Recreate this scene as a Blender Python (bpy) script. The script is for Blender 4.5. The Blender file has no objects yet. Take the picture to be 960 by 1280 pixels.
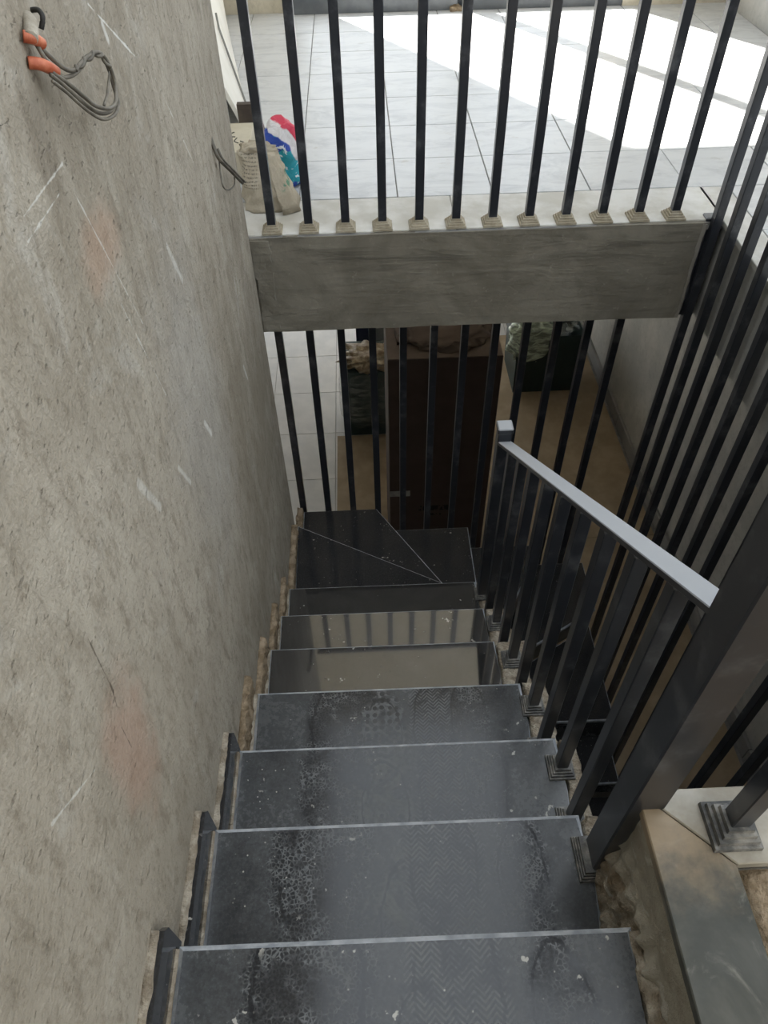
import bpy, bmesh, math, random
from mathutils import Vector, Matrix, noise
random.seed(7)
S = bpy.context.scene
COL = S.collection

# ------------------------------------------------------------------ camera
UP = 3.06                      # upper floor level, lower floor is 0
RISE, RUN, Y0 = 0.17, 0.248, 0.307
cam = bpy.data.cameras.new('camera')
cam.sensor_fit = 'AUTO'
cam.sensor_width = 36.0
cam.lens = 926.38 / 1280 * 36.0
cam.clip_start = 0.02
camo = bpy.data.objects.new('camera', cam)
COL.objects.link(camo)
M = ((0.9990696, -0.03953179, -0.01723844),
     (-0.04081892, -0.73777136, -0.67381543),
     (0.0139191, 0.67389217, -0.73869859))
camo.matrix_world = Matrix(((M[0][0], -M[1][0], -M[2][0], 0.0),
                            (M[0][1], -M[1][1], -M[2][1], 0.0),
                            (M[0][2], -M[1][2], -M[2][2], 4.274),
                            (0, 0, 0, 1)))
S.camera = camo

# ------------------------------------------------------------------ light
w = bpy.data.worlds.new('sky')
S.world = w
w.use_nodes = True
bg = w.node_tree.nodes['Background']
bg.inputs[0].default_value = (0.86, 0.93, 1.0, 1)
bg.inputs[1].default_value = 1.0
sun = bpy.data.lights.new('sun', 'SUN')
sun.energy = 11.0
sun.angle = 0.018
sun.color = (1.0, 0.96, 0.88)
suno = bpy.data.objects.new('sun', sun)
COL.objects.link(suno)
suno.rotation_euler = Vector((0.61, -1.0, -0.913)).to_track_quat('-Z', 'Y').to_euler()
suno.location = (-4, 9, 12)
vs = S.view_settings
vs.view_transform = 'Standard'
vs.look = 'None'
vs.exposure = 1.5
vs.gamma = 1.0
vs.use_curve_mapping = False


# ------------------------------------------------------------------ materials
class NT:
    def __init__(s, name):
        s.m = bpy.data.materials.new(name)
        s.m.use_nodes = True
        s.t = s.m.node_tree
        s.b = s.t.nodes['Principled BSDF']
        s.tc = s.t.nodes.new('ShaderNodeTexCoord')
        s.co = s.tc.outputs['Object']

    def lk(s, a, b): s.t.links.new(a, b)

    def put(s, node, key, v):
        i = node.inputs[key]
        if hasattr(v, 'is_linked') or isinstance(v, bpy.types.NodeSocket):
            s.lk(v, i)
        else:
            i.default_value = v

    def mapv(s, v, scale=(1, 1, 1), loc=(0, 0, 0), rot=(0, 0, 0)):
        n = s.t.nodes.new('ShaderNodeMapping')
        s.lk(v, n.inputs[0])
        n.inputs['Scale'].default_value = scale
        n.inputs['Location'].default_value = loc
        n.inputs['Rotation'].default_value = rot
        return n.outputs[0]

    def noise(s, scale, detail=4, rough=0.55, v=None, dist=0.0):
        n = s.t.nodes.new('ShaderNodeTexNoise')
        s.lk(v if v is not None else s.co, n.inputs['Vector'])
        n.inputs['Scale'].default_value = scale
        n.inputs['Detail'].default_value = detail
        n.inputs['Roughness'].default_value = rough
        n.inputs['Distortion'].default_value = dist
        return n.outputs[0]

    def voro(s, scale, v=None, feature='F1', out='Distance', rnd=1.0):
        n = s.t.nodes.new('ShaderNodeTexVoronoi')
        n.feature = feature
        s.lk(v if v is not None else s.co, n.inputs['Vector'])
        n.inputs['Scale'].default_value = scale
        n.inputs['Randomness'].default_value = rnd
        return n.outputs[out]

    def wave(s, scale, dist=2, v=None, kind='BANDS', direction='X', dscale=1.0):
        n = s.t.nodes.new('ShaderNodeTexWave')
        n.wave_type = kind
        if kind == 'BANDS': n.bands_direction = direction
        else: n.rings_direction = direction
        s.lk(v if v is not None else s.co, n.inputs['Vector'])
        n.inputs['Scale'].default_value = scale
        n.inputs['Distortion'].default_value = dist
        n.inputs['Detail Scale'].default_value = dscale
        return n.outputs['Fac' if 'Fac' in n.outputs else 1]

    def ramp(s, f, a, b, lo=0.0, hi=1.0):
        n = s.t.nodes.new('ShaderNodeMapRange')
        n.interpolation_type = 'SMOOTHSTEP'
        s.put(n, 0, f)
        n.inputs[1].default_value = a
        n.inputs[2].default_value = b
        n.inputs[3].default_value = lo
        n.inputs[4].default_value = hi
        return n.outputs[0]

    def math(s, op, a, b=0.0, c=0.0):
        n = s.t.nodes.new('ShaderNodeMath')
        n.operation = op
        s.put(n, 0, a)
        s.put(n, 1, b)
        if op in ('MULTIPLY_ADD', 'COMPARE'): s.put(n, 2, c)
        return n.outputs[0]

    def mix(s, f, a, b):
        n = s.t.nodes.new('ShaderNodeMix')
        n.data_type = 'RGBA'
        s.put(n, 0, f)
        for k, v in ((6, a), (7, b)):
            if isinstance(v, (tuple, list)):
                v = (*v[:3], 1)
            s.put(n, k, v)
        return n.outputs[2]

    def xyz(s, v=None):
        n = s.t.nodes.new('ShaderNodeSeparateXYZ')
        s.lk(v if v is not None else s.co, n.inputs[0])
        return n.outputs

    def bump(s, h, strength=0.3, dist=0.01):
        n = s.t.nodes.new('ShaderNodeBump')
        n.inputs['Strength'].default_value = strength
        n.inputs['Distance'].default_value = dist
        s.lk(h, n.inputs['Height'])
        s.lk(n.outputs[0], s.b.inputs['Normal'])

    def rnd(s):
        n = s.t.nodes.new('ShaderNodeObjectInfo')
        return n.outputs['Random']

    def shifted(s, amount=20.0):
        r = s.rnd()
        c = s.t.nodes.new('ShaderNodeCombineXYZ')
        m = s.math('MULTIPLY', r, amount)
        s.lk(m, c.inputs[0]); s.lk(m, c.inputs[1]); s.lk(m, c.inputs[2])
        a = s.t.nodes.new('ShaderNodeVectorMath')
        a.operation = 'ADD'
        s.lk(s.co, a.inputs[0]); s.lk(c.outputs[0], a.inputs[1])
        return a.outputs[0]

    def done(s, col, rough=0.5, metal=0.0, spec=0.5):
        if isinstance(col, (tuple, list)): col = (*col[:3], 1)
        s.put(s.b, 'Base Color', col)
        s.put(s.b, 'Roughness', rough)
        s.put(s.b, 'Metallic', metal)
        s.put(s.b, 'Specular IOR Level', spec)
        return s.m


def m_plaster(name, a, b, bumps=0.5):
    n = NT(name)
    f = n.noise(3.5, 6, 0.6, dist=0.4)
    g = n.noise(30, 5, 0.65)
    c = n.mix(n.ramp(f, 0.35, 0.68), a, b)
    c = n.mix(n.ramp(g, 0.45, 0.75, 0, 0.35), c, tuple(x * 0.6 for x in a))
    h = n.math('ADD', n.math('MULTIPLY', n.noise(9, 5, 0.6), 1.2), n.math('MULTIPLY', n.noise(110, 3, 0.6), 0.5))
    n.bump(h, bumps, 0.012)
    return n.done(c, 0.92, 0, 0.2)


def m_wall():
    """cement render of the stair wall: trowel streaks, red clay stain, chalk scratches (object space = metres, Y along, Z up)"""
    n = NT('cement_render')
    X, Y, Z = n.xyz()
    f = n.noise(1.6, 6, 0.62, dist=0.6)
    st = n.noise(1.0, 6, 0.6, v=n.mapv(n.co, (1, 11, 4), rot=(0.55, 0, 0)), dist=0.8)
    c = n.mix(n.ramp(f, 0.3, 0.7), (0.27, 0.240, 0.192), (0.385, 0.350, 0.292))
    c = n.mix(n.ramp(st, 0.45, 0.68, 0, 0.3), c, (0.48, 0.45, 0.385))
    blot = n.noise(5, 5, 0.65, dist=1.0)
    c = n.mix(n.ramp(blot, 0.56, 0.72, 0, 0.4), c, (0.48, 0.465, 0.425))
    c = n.mix(n.ramp(n.noise(16, 7, 0.75, v=n.mapv(n.co, (1, 1.6, 0.7), rot=(0.5, 0, 0))), 0.47, 0.66, 0, 0.6), c, (0.185, 0.158, 0.12))
    c = n.mix(n.ramp(n.noise(90, 4, 0.75), 0.52, 0.70, 0, 0.45), c, (0.16, 0.135, 0.10))
    c = n.mix(n.ramp(n.noise(45, 5, 0.7), 0.60, 0.72, 0, 0.4), c, (0.55, 0.52, 0.45))

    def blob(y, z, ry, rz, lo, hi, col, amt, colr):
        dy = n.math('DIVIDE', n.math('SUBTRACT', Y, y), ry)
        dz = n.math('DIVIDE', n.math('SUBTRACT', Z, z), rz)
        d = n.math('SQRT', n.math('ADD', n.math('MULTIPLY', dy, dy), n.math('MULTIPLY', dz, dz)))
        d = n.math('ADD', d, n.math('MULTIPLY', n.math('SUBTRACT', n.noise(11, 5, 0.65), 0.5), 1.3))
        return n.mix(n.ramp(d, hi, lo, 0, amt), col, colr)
    c = blob(0.93, 3.93, 0.05, 0.09, 0.2, 1.1, c, 0.45, (0.13, 0.11, 0.085))  # dark blot: shade of the hollow by the conduits, put into the colour
    c = blob(0.50, 3.22, 0.10, 0.19, 0.3, 1.1, c, 0.5, (0.38, 0.245, 0.185))
    c = blob(1.02, 3.75, 0.11, 0.07, 0.3, 1.1, c, 0.4, (0.42, 0.27, 0.19))
    c = blob(1.3, 3.2, 0.28, 0.5, 0.3, 1.2, c, 0.35, (0.40, 0.395, 0.38))

    def scratch(y1, z1, y2, z2, wd, amt, colr):
        nonlocal c
        ly, lz = y2 - y1, z2 - z1
        L = math.hypot(ly, lz)
        uy, uz = ly / L, lz / L
        py, pz = n.math('SUBTRACT', Y, y1), n.math('SUBTRACT', Z, z1)
        t = n.math('ADD', n.math('MULTIPLY', py, uy), n.math('MULTIPLY', pz, uz))
        tc = n.math('MINIMUM', n.math('MAXIMUM', t, 0.0), L)
        qy = n.math('SUBTRACT', py, n.math('MULTIPLY', tc, uy))
        qz = n.math('SUBTRACT', pz, n.math('MULTIPLY', tc, uz))
        d = n.math('SQRT', n.math('ADD', n.math('MULTIPLY', qy, qy), n.math('MULTIPLY', qz, qz)))
        d = n.math('ADD', d, n.math('MULTIPLY', n.math('SUBTRACT', NZ, 0.42), 0.012))
        c = n.mix(n.ramp(d, wd, wd * 0.3, 0, amt), c, colr)
    NZ = n.noise(24, 4, 0.65)
    W = (0.66, 0.66, 0.63)
    K = 4.274
    for y1, z1, y2, z2, wd, a in ((1.255, -.283, 1.439, -.401, .004, .8), (1.30, -.319, 1.308, -.342, .010, .6),
                                  (1.55, -.47, 1.745, -.717, .003, .4), (.814, -.38, .972, -.388, .003, .55),
                                  (.799, -.403, .93, -.408, .003, .6), (.317, -.844, .415, -.928, .004, .6),
                                  (.98, -.43, 1.09, -.70, .003, .45), (1.02, -.62, 1.10, -.86, .003, .4),
                                  (1.05, -1.0, 1.09, -1.08, .010, .5), (1.30, -1.10, 1.33, -1.16, .012, .7),
                                  (1.35, -.70, 1.40, -.80, .012, .4), (.85, -.84, .90, -.95, .014, .4),
                                  (1.85, -1.35, 1.88, -1.42, .010, .5)):
        if a > 0: scratch(y1, z1 + K, y2, z2 + K, wd, a, W)
    # hairline crack
    for q in (((.54, -.80), (.53, -.93)), ((.53, -.93), (.505, -.99)), ((.505, -.99), (.50, -1.06))):
        scratch(q[0][0], q[0][1] + K, q[1][0], q[1][1] + K, .0026, .7, (0.07, 0.055, 0.04))
    h = n.math('ADD', n.math('MULTIPLY', n.noise(8, 6, 0.62, dist=0.5), 1.3), n.math('MULTIPLY', n.noise(120, 3, 0.6), 0.4))
    h = n.math('ADD', h, n.math('MULTIPLY', st, 0.35))
    chips = n.ramp(n.noise(1.0, 4, 0.6, v=n.mapv(n.co, (40, 42, 95), rot=(0.5, 0, 0))), 0.62, 0.7)
    h = n.math('SUBTRACT', h, n.math('MULTIPLY', chips, 0.7))
    c = n.mix(n.math('MULTIPLY', chips, 0.35), c, (0.15, 0.13, 0.10))
    n.bump(h, 0.62, 0.012)
    return n.done(c, 0.93, 0, 0.2)


def m_granite(name, trod, coat=0.0):
    n = NT(name)
    v = n.shifted(13.0)
    X, Y, Z = n.xyz()
    base = n.mix(n.ramp(n.noise(160, 3, 0.7), 0.45, 0.7), (0.012, 0.013, 0.016), (0.030, 0.032, 0.038))
    # dust film
    film = n.ramp(n.noise(4.5, 5, 0.6, v=v, dist=0.5), 0.30, 0.72, 0.10, 0.75)
    film = n.math('MULTIPLY', n.math('ADD', n.math('MULTIPLY', film, 0.5), 0.11), 1.0 if trod else 0.4)
    dust = film
    if trod:
        rr = n.rnd()
        wob = n.math('MULTIPLY', n.math('SUBTRACT', n.noise(9, 4, 0.6, v=v), 0.5), 0.5)
        # three sole patterns: round studs, chevrons, mesh
        stud = n.ramp(n.voro(48, v=v, rnd=0.25), 0.28, 0.37, 0.0, 1.25)
        pp = n.math('PINGPONG', n.math('ADD', X, 0.5), 0.016)
        chev = n.ramp(n.math('SINE', n.math('MULTIPLY', n.math('ADD', Y, pp), 620.0)), -0.4, 0.7, 0.12, 1.1)
        mesh = n.math('MULTIPLY', n.ramp(n.voro(130, v=v, feature='DISTANCE_TO_EDGE'), 0.05, 0.22, 1.0, 0.05), n.ramp(n.noise(60, 4, 0.7, v=v), 0.3, 0.65, 0.3, 1))
        worn = n.ramp(n.noise(14, 6, 0.7, v=n.mapv(v, loc=(8, 2, 1)), dist=0.8), 0.36, 0.62, 0.1, 1)
        for cx, cy, rx, ry, amp, pat, k in ((-0.125, 0.02, 0.105, 0.17, 0.08, mesh, 0.95), (-0.01, -0.03, 0.062, 0.13, -0.10, stud, 0.9),
                                            (0.12, 0.01, 0.078, 0.15, 0.10, chev, 0.95), (0.225, 0.02, 0.055, 0.13, -0.06, mesh, 0.8)):
            dx = n.math('DIVIDE', n.math('SUBTRACT', X, n.math('MULTIPLY_ADD', rr, amp, cx - amp / 2)), rx)
            dy = n.math('DIVIDE', n.math('SUBTRACT', Y, n.math('MULTIPLY_ADD', rr, -amp, cy + amp / 2)), ry)
            d = n.math('ADD', n.math('SQRT', n.math('ADD', n.math('MULTIPLY', dx, dx), n.math('MULTIPLY', dy, dy))), wob)
            inside = n.math('MULTIPLY', n.ramp(n.math('ADD', d, n.math('MULTIPLY', n.math('SUBTRACT', n.noise(40, 4, 0.7, v=v), 0.5), 0.5)), 1.2, 0.85), k)
            val = n.math('MULTIPLY', n.math('MULTIPLY', pat, worn), 0.8)
            dust = n.math('ADD', n.math('MULTIPLY', dust, n.math('SUBTRACT', 1.0, inside)), n.math('MULTIPLY', val, inside))
            line = n.math('MULTIPLY', n.ramp(n.math('ABSOLUTE', n.math('SUBTRACT', d, 0.86)), 0.045, 0.02, 0, 0.85), n.ramp(n.noise(6, 2, 0.5, v=n.mapv(v, loc=(cx * 40, 3, 2))), 0.38, 0.46))
            dust = n.math('MULTIPLY', dust, n.math('SUBTRACT', 1.0, line))
    ax = n.math('ABSOLUTE', X)
    dust = n.math('MULTIPLY', dust, n.ramp(n.noise(95, 4, 0.7, v=v), 0.25, 0.7, 0.55, 1.0))
    edge = n.ramp(ax, 0.30, 0.40, 0, 0.25)
    dust = n.math('MINIMUM', n.math('ADD', dust, n.math('MULTIPLY', edge, n.noise(40, 4, 0.7, v=v))), 1.0)
    c = n.mix(n.math('MULTIPLY', dust, 0.5 if trod else 0.42), base, (0.33, 0.35, 0.355) if trod else (0.24, 0.225, 0.19))
    # mortar drips and specks
    spk = n.math('MULTIPLY', n.ramp(n.noise(38, 3, 0.6, v=n.mapv(v, loc=(1, 9, 4))), 0.66, 0.70),
                 n.ramp(n.noise(5, 2, 0.5, v=n.mapv(v, loc=(4, 4, 4))), 0.50, 0.60))
    fine = n.math('MULTIPLY', n.ramp(n.voro(55, v=v), 0.11, 0.07), n.ramp(n.noise(9, 3, 0.6, v=v), 0.50, 0.62))
    c = n.mix(n.math('MULTIPLY', n.math('MAXIMUM', spk, fine), 0.85), c, (0.50, 0.49, 0.45))
    r = n.math('ADD', 0.10 if trod else 0.05, n.math('MULTIPLY', dust, 0.5 if trod else 0.2))
    if coat:                          # factory polish still clean: mirror-like
        n.put(n.b, 'Coat Weight', n.math('MULTIPLY', n.math('SUBTRACT', 1.0, n.math('MULTIPLY', dust, 0.8)), coat))
        n.b.inputs['Coat Roughness'].default_value = 0.03
        n.b.inputs['Coat IOR'].default_value = 1.85
    return n.done(c, r, 0, 1.0 if coat else 0.45)


def m_simple(name, a, b, scale=8, rough=0.6, bump=0.2, bscale=40, metal=0.0, spec=0.5, lo=.35, hi=.7, bdist=.006):
    n = NT(name)
    c = n.mix(n.ramp(n.noise(scale, 5, 0.6, v=n.shifted()), lo, hi), a, b)
    if bump: n.bump(n.noise(bscale, 4, 0.6), bump, bdist)
    return n.done(c, rough, metal, spec)


def m_steel(name, dusty=0.35):  # dusty: amount of dust and painted sky sheen on upward faces
    n = NT(name)
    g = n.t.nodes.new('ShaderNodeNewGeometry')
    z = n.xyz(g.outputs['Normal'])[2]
    up = n.ramp(z, 0.3, 0.9, 0, dusty)  # upward faces paler: dust and sky reflection put into the colour
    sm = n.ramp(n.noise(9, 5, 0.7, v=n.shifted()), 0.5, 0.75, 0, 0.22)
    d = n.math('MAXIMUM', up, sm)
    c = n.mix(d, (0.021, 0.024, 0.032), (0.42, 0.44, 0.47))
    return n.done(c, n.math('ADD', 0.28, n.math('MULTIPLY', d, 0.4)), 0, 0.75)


def m_tile():
    n = NT('white_floor_tile')
    v = n.shifted(30)
    vein = n.ramp(n.noise(3.5, 7, 0.75, v=n.mapv(v, (1, 2.4, 1)), dist=1.2), 0.42, 0.74)
    c = n.mix(vein, (0.585, 0.60, 0.615), (0.42, 0.435, 0.46))
    dirt = n.ramp(n.noise(9, 6, 0.72, v=n.mapv(v, (1, 2.2, 1))), 0.58, 0.78, 0, 0.5)
    c = n.mix(dirt, c, (0.36, 0.33, 0.28))
    return n.done(c, n.ramp(dirt, 0, .5, 0.38, 0.75), 0, 0.4)


def m_plastic_sack():
    """printed woven sack: red rim, white, blue and teal bands by distance from the sack's tied corner"""
    n = NT('printed_plastic_sack')
    X, Y, Z = n.xyz()
    d = n.math('SQRT', n.math('ADD', n.math('MULTIPLY', X, X), n.math('MULTIPLY', n.math('MULTIPLY', Z, Z), 0.72)))
    d = n.math('ADD', d, n.math('MULTIPLY', n.math('SUBTRACT', n.noise(14, 3, 0.5), 0.5), 0.035))
    white, blue, teal, red = (0.72, 0.70, 0.72), (0.03, 0.08, 0.42), (0.03, 0.36, 0.46), (0.62, 0.05, 0.10)
    c = n.mix(n.ramp(d, 0.055, 0.06), (0.40, 0.38, 0.32), blue)
    sel = n.ramp(n.noise(13, 2, 0.5), 0.50, 0.53)
    c = n.mix(n.math('MULTIPLY', sel, n.ramp(d, 0.07, 0.075)), c, teal)
    lines = n.ramp(n.noise(22, 3, 0.5, dist=1.5), 0.60, 0.63)
    c = n.mix(n.math('MULTIPLY', lines, n.ramp(d, 0.07, 0.075)), c, (0.75, 0.8, 0.85))
    c = n.mix(n.ramp(d, 0.132, 0.136), c, white)
    c = n.mix(n.ramp(d, 0.160, 0.164), c, red)
    n.bump(n.noise(25, 4, 0.6, dist=1), 0.5, 0.02)
    return n.done(c, 0.45, 0, 0.4)


def m_paper_sack():
    n = NT('kraft_cement_sack')
    X, Y, Z = n.xyz()
    c = n.mix(n.ramp(n.noise(12, 5, 0.6), 0.35, 0.7), (0.50, 0.45, 0.36), (0.38, 0.335, 0.26))
    # rows of fine illegible print on the upper left of the front
    row = n.ramp(n.math('SINE', n.math('MULTIPLY', Z, 640.0)), 0.1, 0.4)
    gl = n.ramp(n.noise(1, 3, 0.8, v=n.mapv(n.co, (330, 1, 60))), 0.46, 0.54)
    msk = n.math('MULTIPLY', n.math('MULTIPLY', n.ramp(X, -0.095, -0.088), n.ramp(X, -0.03, -0.045)),
                 n.math('MULTIPLY', n.ramp(Z, 0.075, 0.082), n.ramp(Z, 0.178, 0.170)))
    c = n.mix(n.math('MULTIPLY', n.math('MULTIPLY', row, gl), n.math('MULTIPLY', msk, 0.75)), c, (0.06, 0.06, 0.055))
    gm = n.math('MULTIPLY', n.ramp(X, 0.035, 0.05), n.math('MULTIPLY', n.ramp(Z, 0.06, 0.075), n.ramp(Z, 0.15, 0.13)))
    c = n.mix(n.math('MULTIPLY', n.math('MULTIPLY', gm, n.ramp(n.noise(35, 2, 0.5), 0.48, 0.56)), 0.8), c, (0.05, 0.24, 0.16))
    n.bump(n.noise(18, 5, 0.6, dist=1.2), 0.6, 0.02)
    return n.done(c, 0.8, 0, 0.25)


def m_film(name, tint, alpha=0.55):
    n = NT(name)
    f = n.noise(7, 3, 0.5, v=n.mapv(n.co, (1, 1, 4)), dist=1.0)
    n.bump(f, 0.5, 0.02)
    m = n.done(n.mix(n.ramp(f, 0.4, 0.65), tint, tuple(min(1, t * 1.9) for t in tint)), 0.25, 0, 0.6)
    n.put(n.b, 'Alpha', n.ramp(f, 0.3, 0.65, alpha * 0.6, min(1, alpha * 1.5)))
    return m


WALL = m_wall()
PLASTER = m_plaster('grey_plaster', (0.235, 0.222, 0.195), (0.315, 0.30, 0.268), 0.45)
def m_beam():
    n = NT('beam_plaster')
    X, Y, Z = n.xyz()
    c = n.mix(n.ramp(n.noise(4, 6, 0.65, dist=0.6), 0.3, 0.7), (0.175, 0.162, 0.132), (0.27, 0.253, 0.213))
    st = n.noise(1, 6, 0.65, v=n.mapv(n.co, (3, 3, 26)), dist=0.6)
    c = n.mix(n.math('MULTIPLY', n.ramp(st, 0.48, 0.66), n.ramp(Z, 2.86, 3.03, 0.15, 0.75)), c, (0.095, 0.088, 0.075))
    c = n.mix(n.ramp(n.noise(40, 4, 0.7), 0.6, 0.74, 0, 0.5), c, (0.36, 0.34, 0.29))
    n.bump(n.math('ADD', st, n.math('MULTIPLY', n.noise(60, 4, 0.65), 0.5)), 0.5, 0.01)
    return n.done(c, 0.92, 0, 0.2)


BEAMP = m_beam()
WHITE = m_plaster('warm_white_plaster', (0.70, 0.66, 0.57), (0.78, 0.74, 0.66), 0.1)
CREAM = m_plaster('cream_render', (0.50, 0.45, 0.35), (0.62, 0.57, 0.46), 0.25)
PALE = m_plaster('pale_wall', (0.40, 0.40, 0.385), (0.49, 0.485, 0.46), 0.12)
GRANITE = m_granite('dusty_trodden_granite', True)
GRANITE2 = m_granite('polished_black_granite', False, 0.9)
GRANITE3 = m_granite('black_granite', False, 0.0)
NOSING = m_simple('worn_granite_edge', (0.24, 0.265, 0.30), (0.48, 0.505, 0.54), 30, 0.6, 0.3, 120)
MORTAR = m_simple('rough_mortar', (0.24, 0.20, 0.15), (0.50, 0.45, 0.37), 26, 0.95, 1.0, 90, 0, 0.1, bdist=.012)
CLAY = m_simple('reddish_mortar', (0.22, 0.165, 0.105), (0.44, 0.35, 0.25), 30, 0.95, 1.0, 110, 0, 0.1, bdist=.01)
CONCRETE = m_simple('raw_concrete', (0.16, 0.15, 0.13), (0.24, 0.225, 0.20), 9, 0.95, 0.6, 60, 0, 0.2)
STEEL = m_steel('black_painted_steel', 0.35)
RAILSTEEL = m_steel('dust_sky_rail_steel', 0.85)  # strong pale top: real dust plus painted sky sheen
CAPW = m_simple('dusty_base_cap', (0.30, 0.265, 0.195), (0.42, 0.38, 0.30), 30, 0.8, 0.3, 90)
CAPD = m_simple('grey_base_cap', (0.09, 0.092, 0.092), (0.34, 0.33, 0.305), 32, 0.7, 0.4, 90, lo=.4, hi=.75)
TILE = m_tile()
TILEBED = m_simple('tile_joint', (0.20, 0.20, 0.20), (0.28, 0.28, 0.27), 20, 0.9, 0)
EDGEW = m_simple('dusty_pale_stone', (0.50, 0.49, 0.45), (0.68, 0.68, 0.665), 7, 0.6, 0.1, 60)
def m_marble():
    """grey border stone: dark polished body, pale dust in drifts, brown mortar stain at the newel corner"""
    n = NT('dusty_grey_marble')
    X, Y, Z = n.xyz()
    c = n.mix(n.ramp(n.noise(5, 6, 0.65, dist=0.8), 0.35, 0.7), (0.056, 0.059, 0.052), (0.112, 0.112, 0.098))
    c = n.mix(n.ramp(n.noise(9, 6, 0.7, v=n.mapv(n.co, loc=(3, 1, 0)), dist=1.0), 0.50, 0.68, 0, 0.65), c, (0.30, 0.29, 0.25))
    d = n.math('ADD', n.math('SUBTRACT', Y, 0.17), n.math('MULTIPLY', n.math('SUBTRACT', n.noise(14, 5, 0.65), 0.5), 0.22))
    c = n.mix(n.ramp(d, -0.10, 0.05, 0, 0.85), c, (0.36, 0.275, 0.18))
    return n.done(c, n.ramp(n.noise(7, 4, 0.6), 0.3, 0.7, 0.3, 0.6), 0, 0.35)


MARBLE = m_marble()
MARBLEW = m_simple('dust_covered_marble', (0.30, 0.27, 0.215), (0.50, 0.475, 0.42), 8, 0.55, 0.1, 60)
LTILE = m_simple('lower_white_tile', (0.56, 0.57, 0.58), (0.66, 0.66, 0.66), 5, 0.35, 0)
BOARDP = m_simple('brown_board', (0.31, 0.24, 0.155), (0.40, 0.315, 0.215), 6, 0.75, 0.2, 20)
def m_box():
    """dark brown carton with a blurred black print line low on its face (object space = metres from the box base)"""
    n = NT('brown_cardboard')
    X, Y, Z = n.xyz()
    c = n.mix(n.ramp(n.noise(5, 5, 0.6), .35, .7), (0.072, 0.049, 0.041), (0.092, 0.066, 0.056))
    blk = n.ramp(n.noise(1, 2, 0.5, v=n.mapv(n.co, (75, 1, 22))), 0.44, 0.50)
    big = n.math('MULTIPLY', n.math('MULTIPLY', n.ramp(X, -0.125, -0.12), n.ramp(X, 0.075, 0.07)), n.math('MULTIPLY', n.ramp(Z, 0.645, 0.652), n.ramp(Z, 0.70, 0.693)))
    sm = n.math('MULTIPLY', n.math('MULTIPLY', n.ramp(X, -0.09, -0.085), n.ramp(X, 0.03, 0.025)), n.math('MULTIPLY', n.ramp(Z, 0.60, 0.603), n.ramp(Z, 0.623, 0.62)))
    c = n.mix(n.math('MULTIPLY', n.math('MAXIMUM', big, sm), blk), c, (0.010, 0.008, 0.008))
    n.bump(n.noise(20, 4, 0.6), 0.2, 0.006)
    return n.done(c, 0.75)


BOX = m_box()
BOXTOP = m_simple('pale_brown_cardboard', (0.17, 0.125, 0.10), (0.23, 0.18, 0.145), 5, 0.7, 0.3, 20)
TAPE = m_simple('grey_tape', (0.26, 0.25, 0.24), (0.40, 0.39, 0.37), 30, 0.4, 0.2, 60)
PRINT = m_simple('faded_black_print', (0.012, 0.010, 0.010), (0.02, 0.016, 0.015), 20, 0.8, 0)
TEAL = m_simple('dark_green_plastic', (0.018, 0.040, 0.042), (0.028, 0.055, 0.055), 5, 0.45, 0.1, 30)
NAVY = m_simple('navy_panel', (0.008, 0.010, 0.03), (0.012, 0.015, 0.045), 5, 0.4, 0)
GREYP = m_simple('grey_panel', (0.22, 0.225, 0.22), (0.29, 0.29, 0.285), 5, 0.6, 0.1, 30)
FILM = m_film('clear_wrapping_film', (0.36, 0.38, 0.36), 0.16)
FILMG = m_film('greenish_wrapping_film', (0.34, 0.40, 0.32), 1.0)
CRUMP = m_simple('crumpled_brown_wrap', (0.24, 0.17, 0.10), (0.46, 0.39, 0.28), 22, 0.55, 0.6, 30)
BOARDW = m_simple('white_laminate', (0.70, 0.68, 0.62), (0.77, 0.75, 0.70), 5, 0.5, 0)
CARTON = m_simple('cream_carton', (0.50, 0.46, 0.36), (0.58, 0.54, 0.44), 8, 0.8, 0.1, 30)
INK = m_simple('marker_ink', (0.015, 0.014, 0.012), (0.03, 0.028, 0.025), 20, 0.7, 0)
GAPSHADE = m_simple('gap_shade_brown', (0.055, 0.042, 0.034), (0.10, 0.08, 0.06), 12, 0.8, 0.2, 40)  # dark brown standing in for the shade of a gap
GSTRIP = m_simple('grey_metal_strip', (0.16, 0.16, 0.15), (0.24, 0.24, 0.22), 12, 0.5, 0)
ORANGE = m_simple('orange_conduit', (0.36, 0.075, 0.03), (0.58, 0.20, 0.11), 40, 0.55, 0.2, 60)
WIREM = m_simple('grey_cable', (0.085, 0.075, 0.06), (0.17, 0.155, 0.125), 40, 0.55, 0)
PIPE = m_simple('cement_smeared_pipe', (0.28, 0.25, 0.20), (0.40, 0.37, 0.31), 40, 0.8, 0.4, 80)
SILL = m_simple('dark_aluminium', (0.09, 0.10, 0.11), (0.14, 0.15, 0.16), 8, 0.45, 0)
SACK1 = m_plastic_sack()
SACK2 = m_paper_sack()
GROUND = m_simple('dry_ground', (0.38, 0.34, 0.28), (0.45, 0.41, 0.35), 0.3, 0.95, 0)


# ------------------------------------------------------------------ helpers
def wloc(o):
    v = Vector((0, 0, 0))
    while o is not None:
        v += o.location
        o = o.parent
    return v


def tag(o, label=None, cat=None, group=None, kind=None):
    if label: o['label'] = label
    if cat: o['category'] = cat
    if group: o['group'] = group
    if kind: o['kind'] = kind
    return o


def empty(name, loc, label=None, cat=None, group=None, kind=None, parent=None):
    o = bpy.data.objects.new(name, None)
    COL.objects.link(o)
    if parent:
        o.parent = parent
        o.location = Vector(loc) - wloc(parent)
    else:
        o.location = loc
    o.empty_display_size = 0.1
    return tag(o, label, cat, group, kind)


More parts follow.
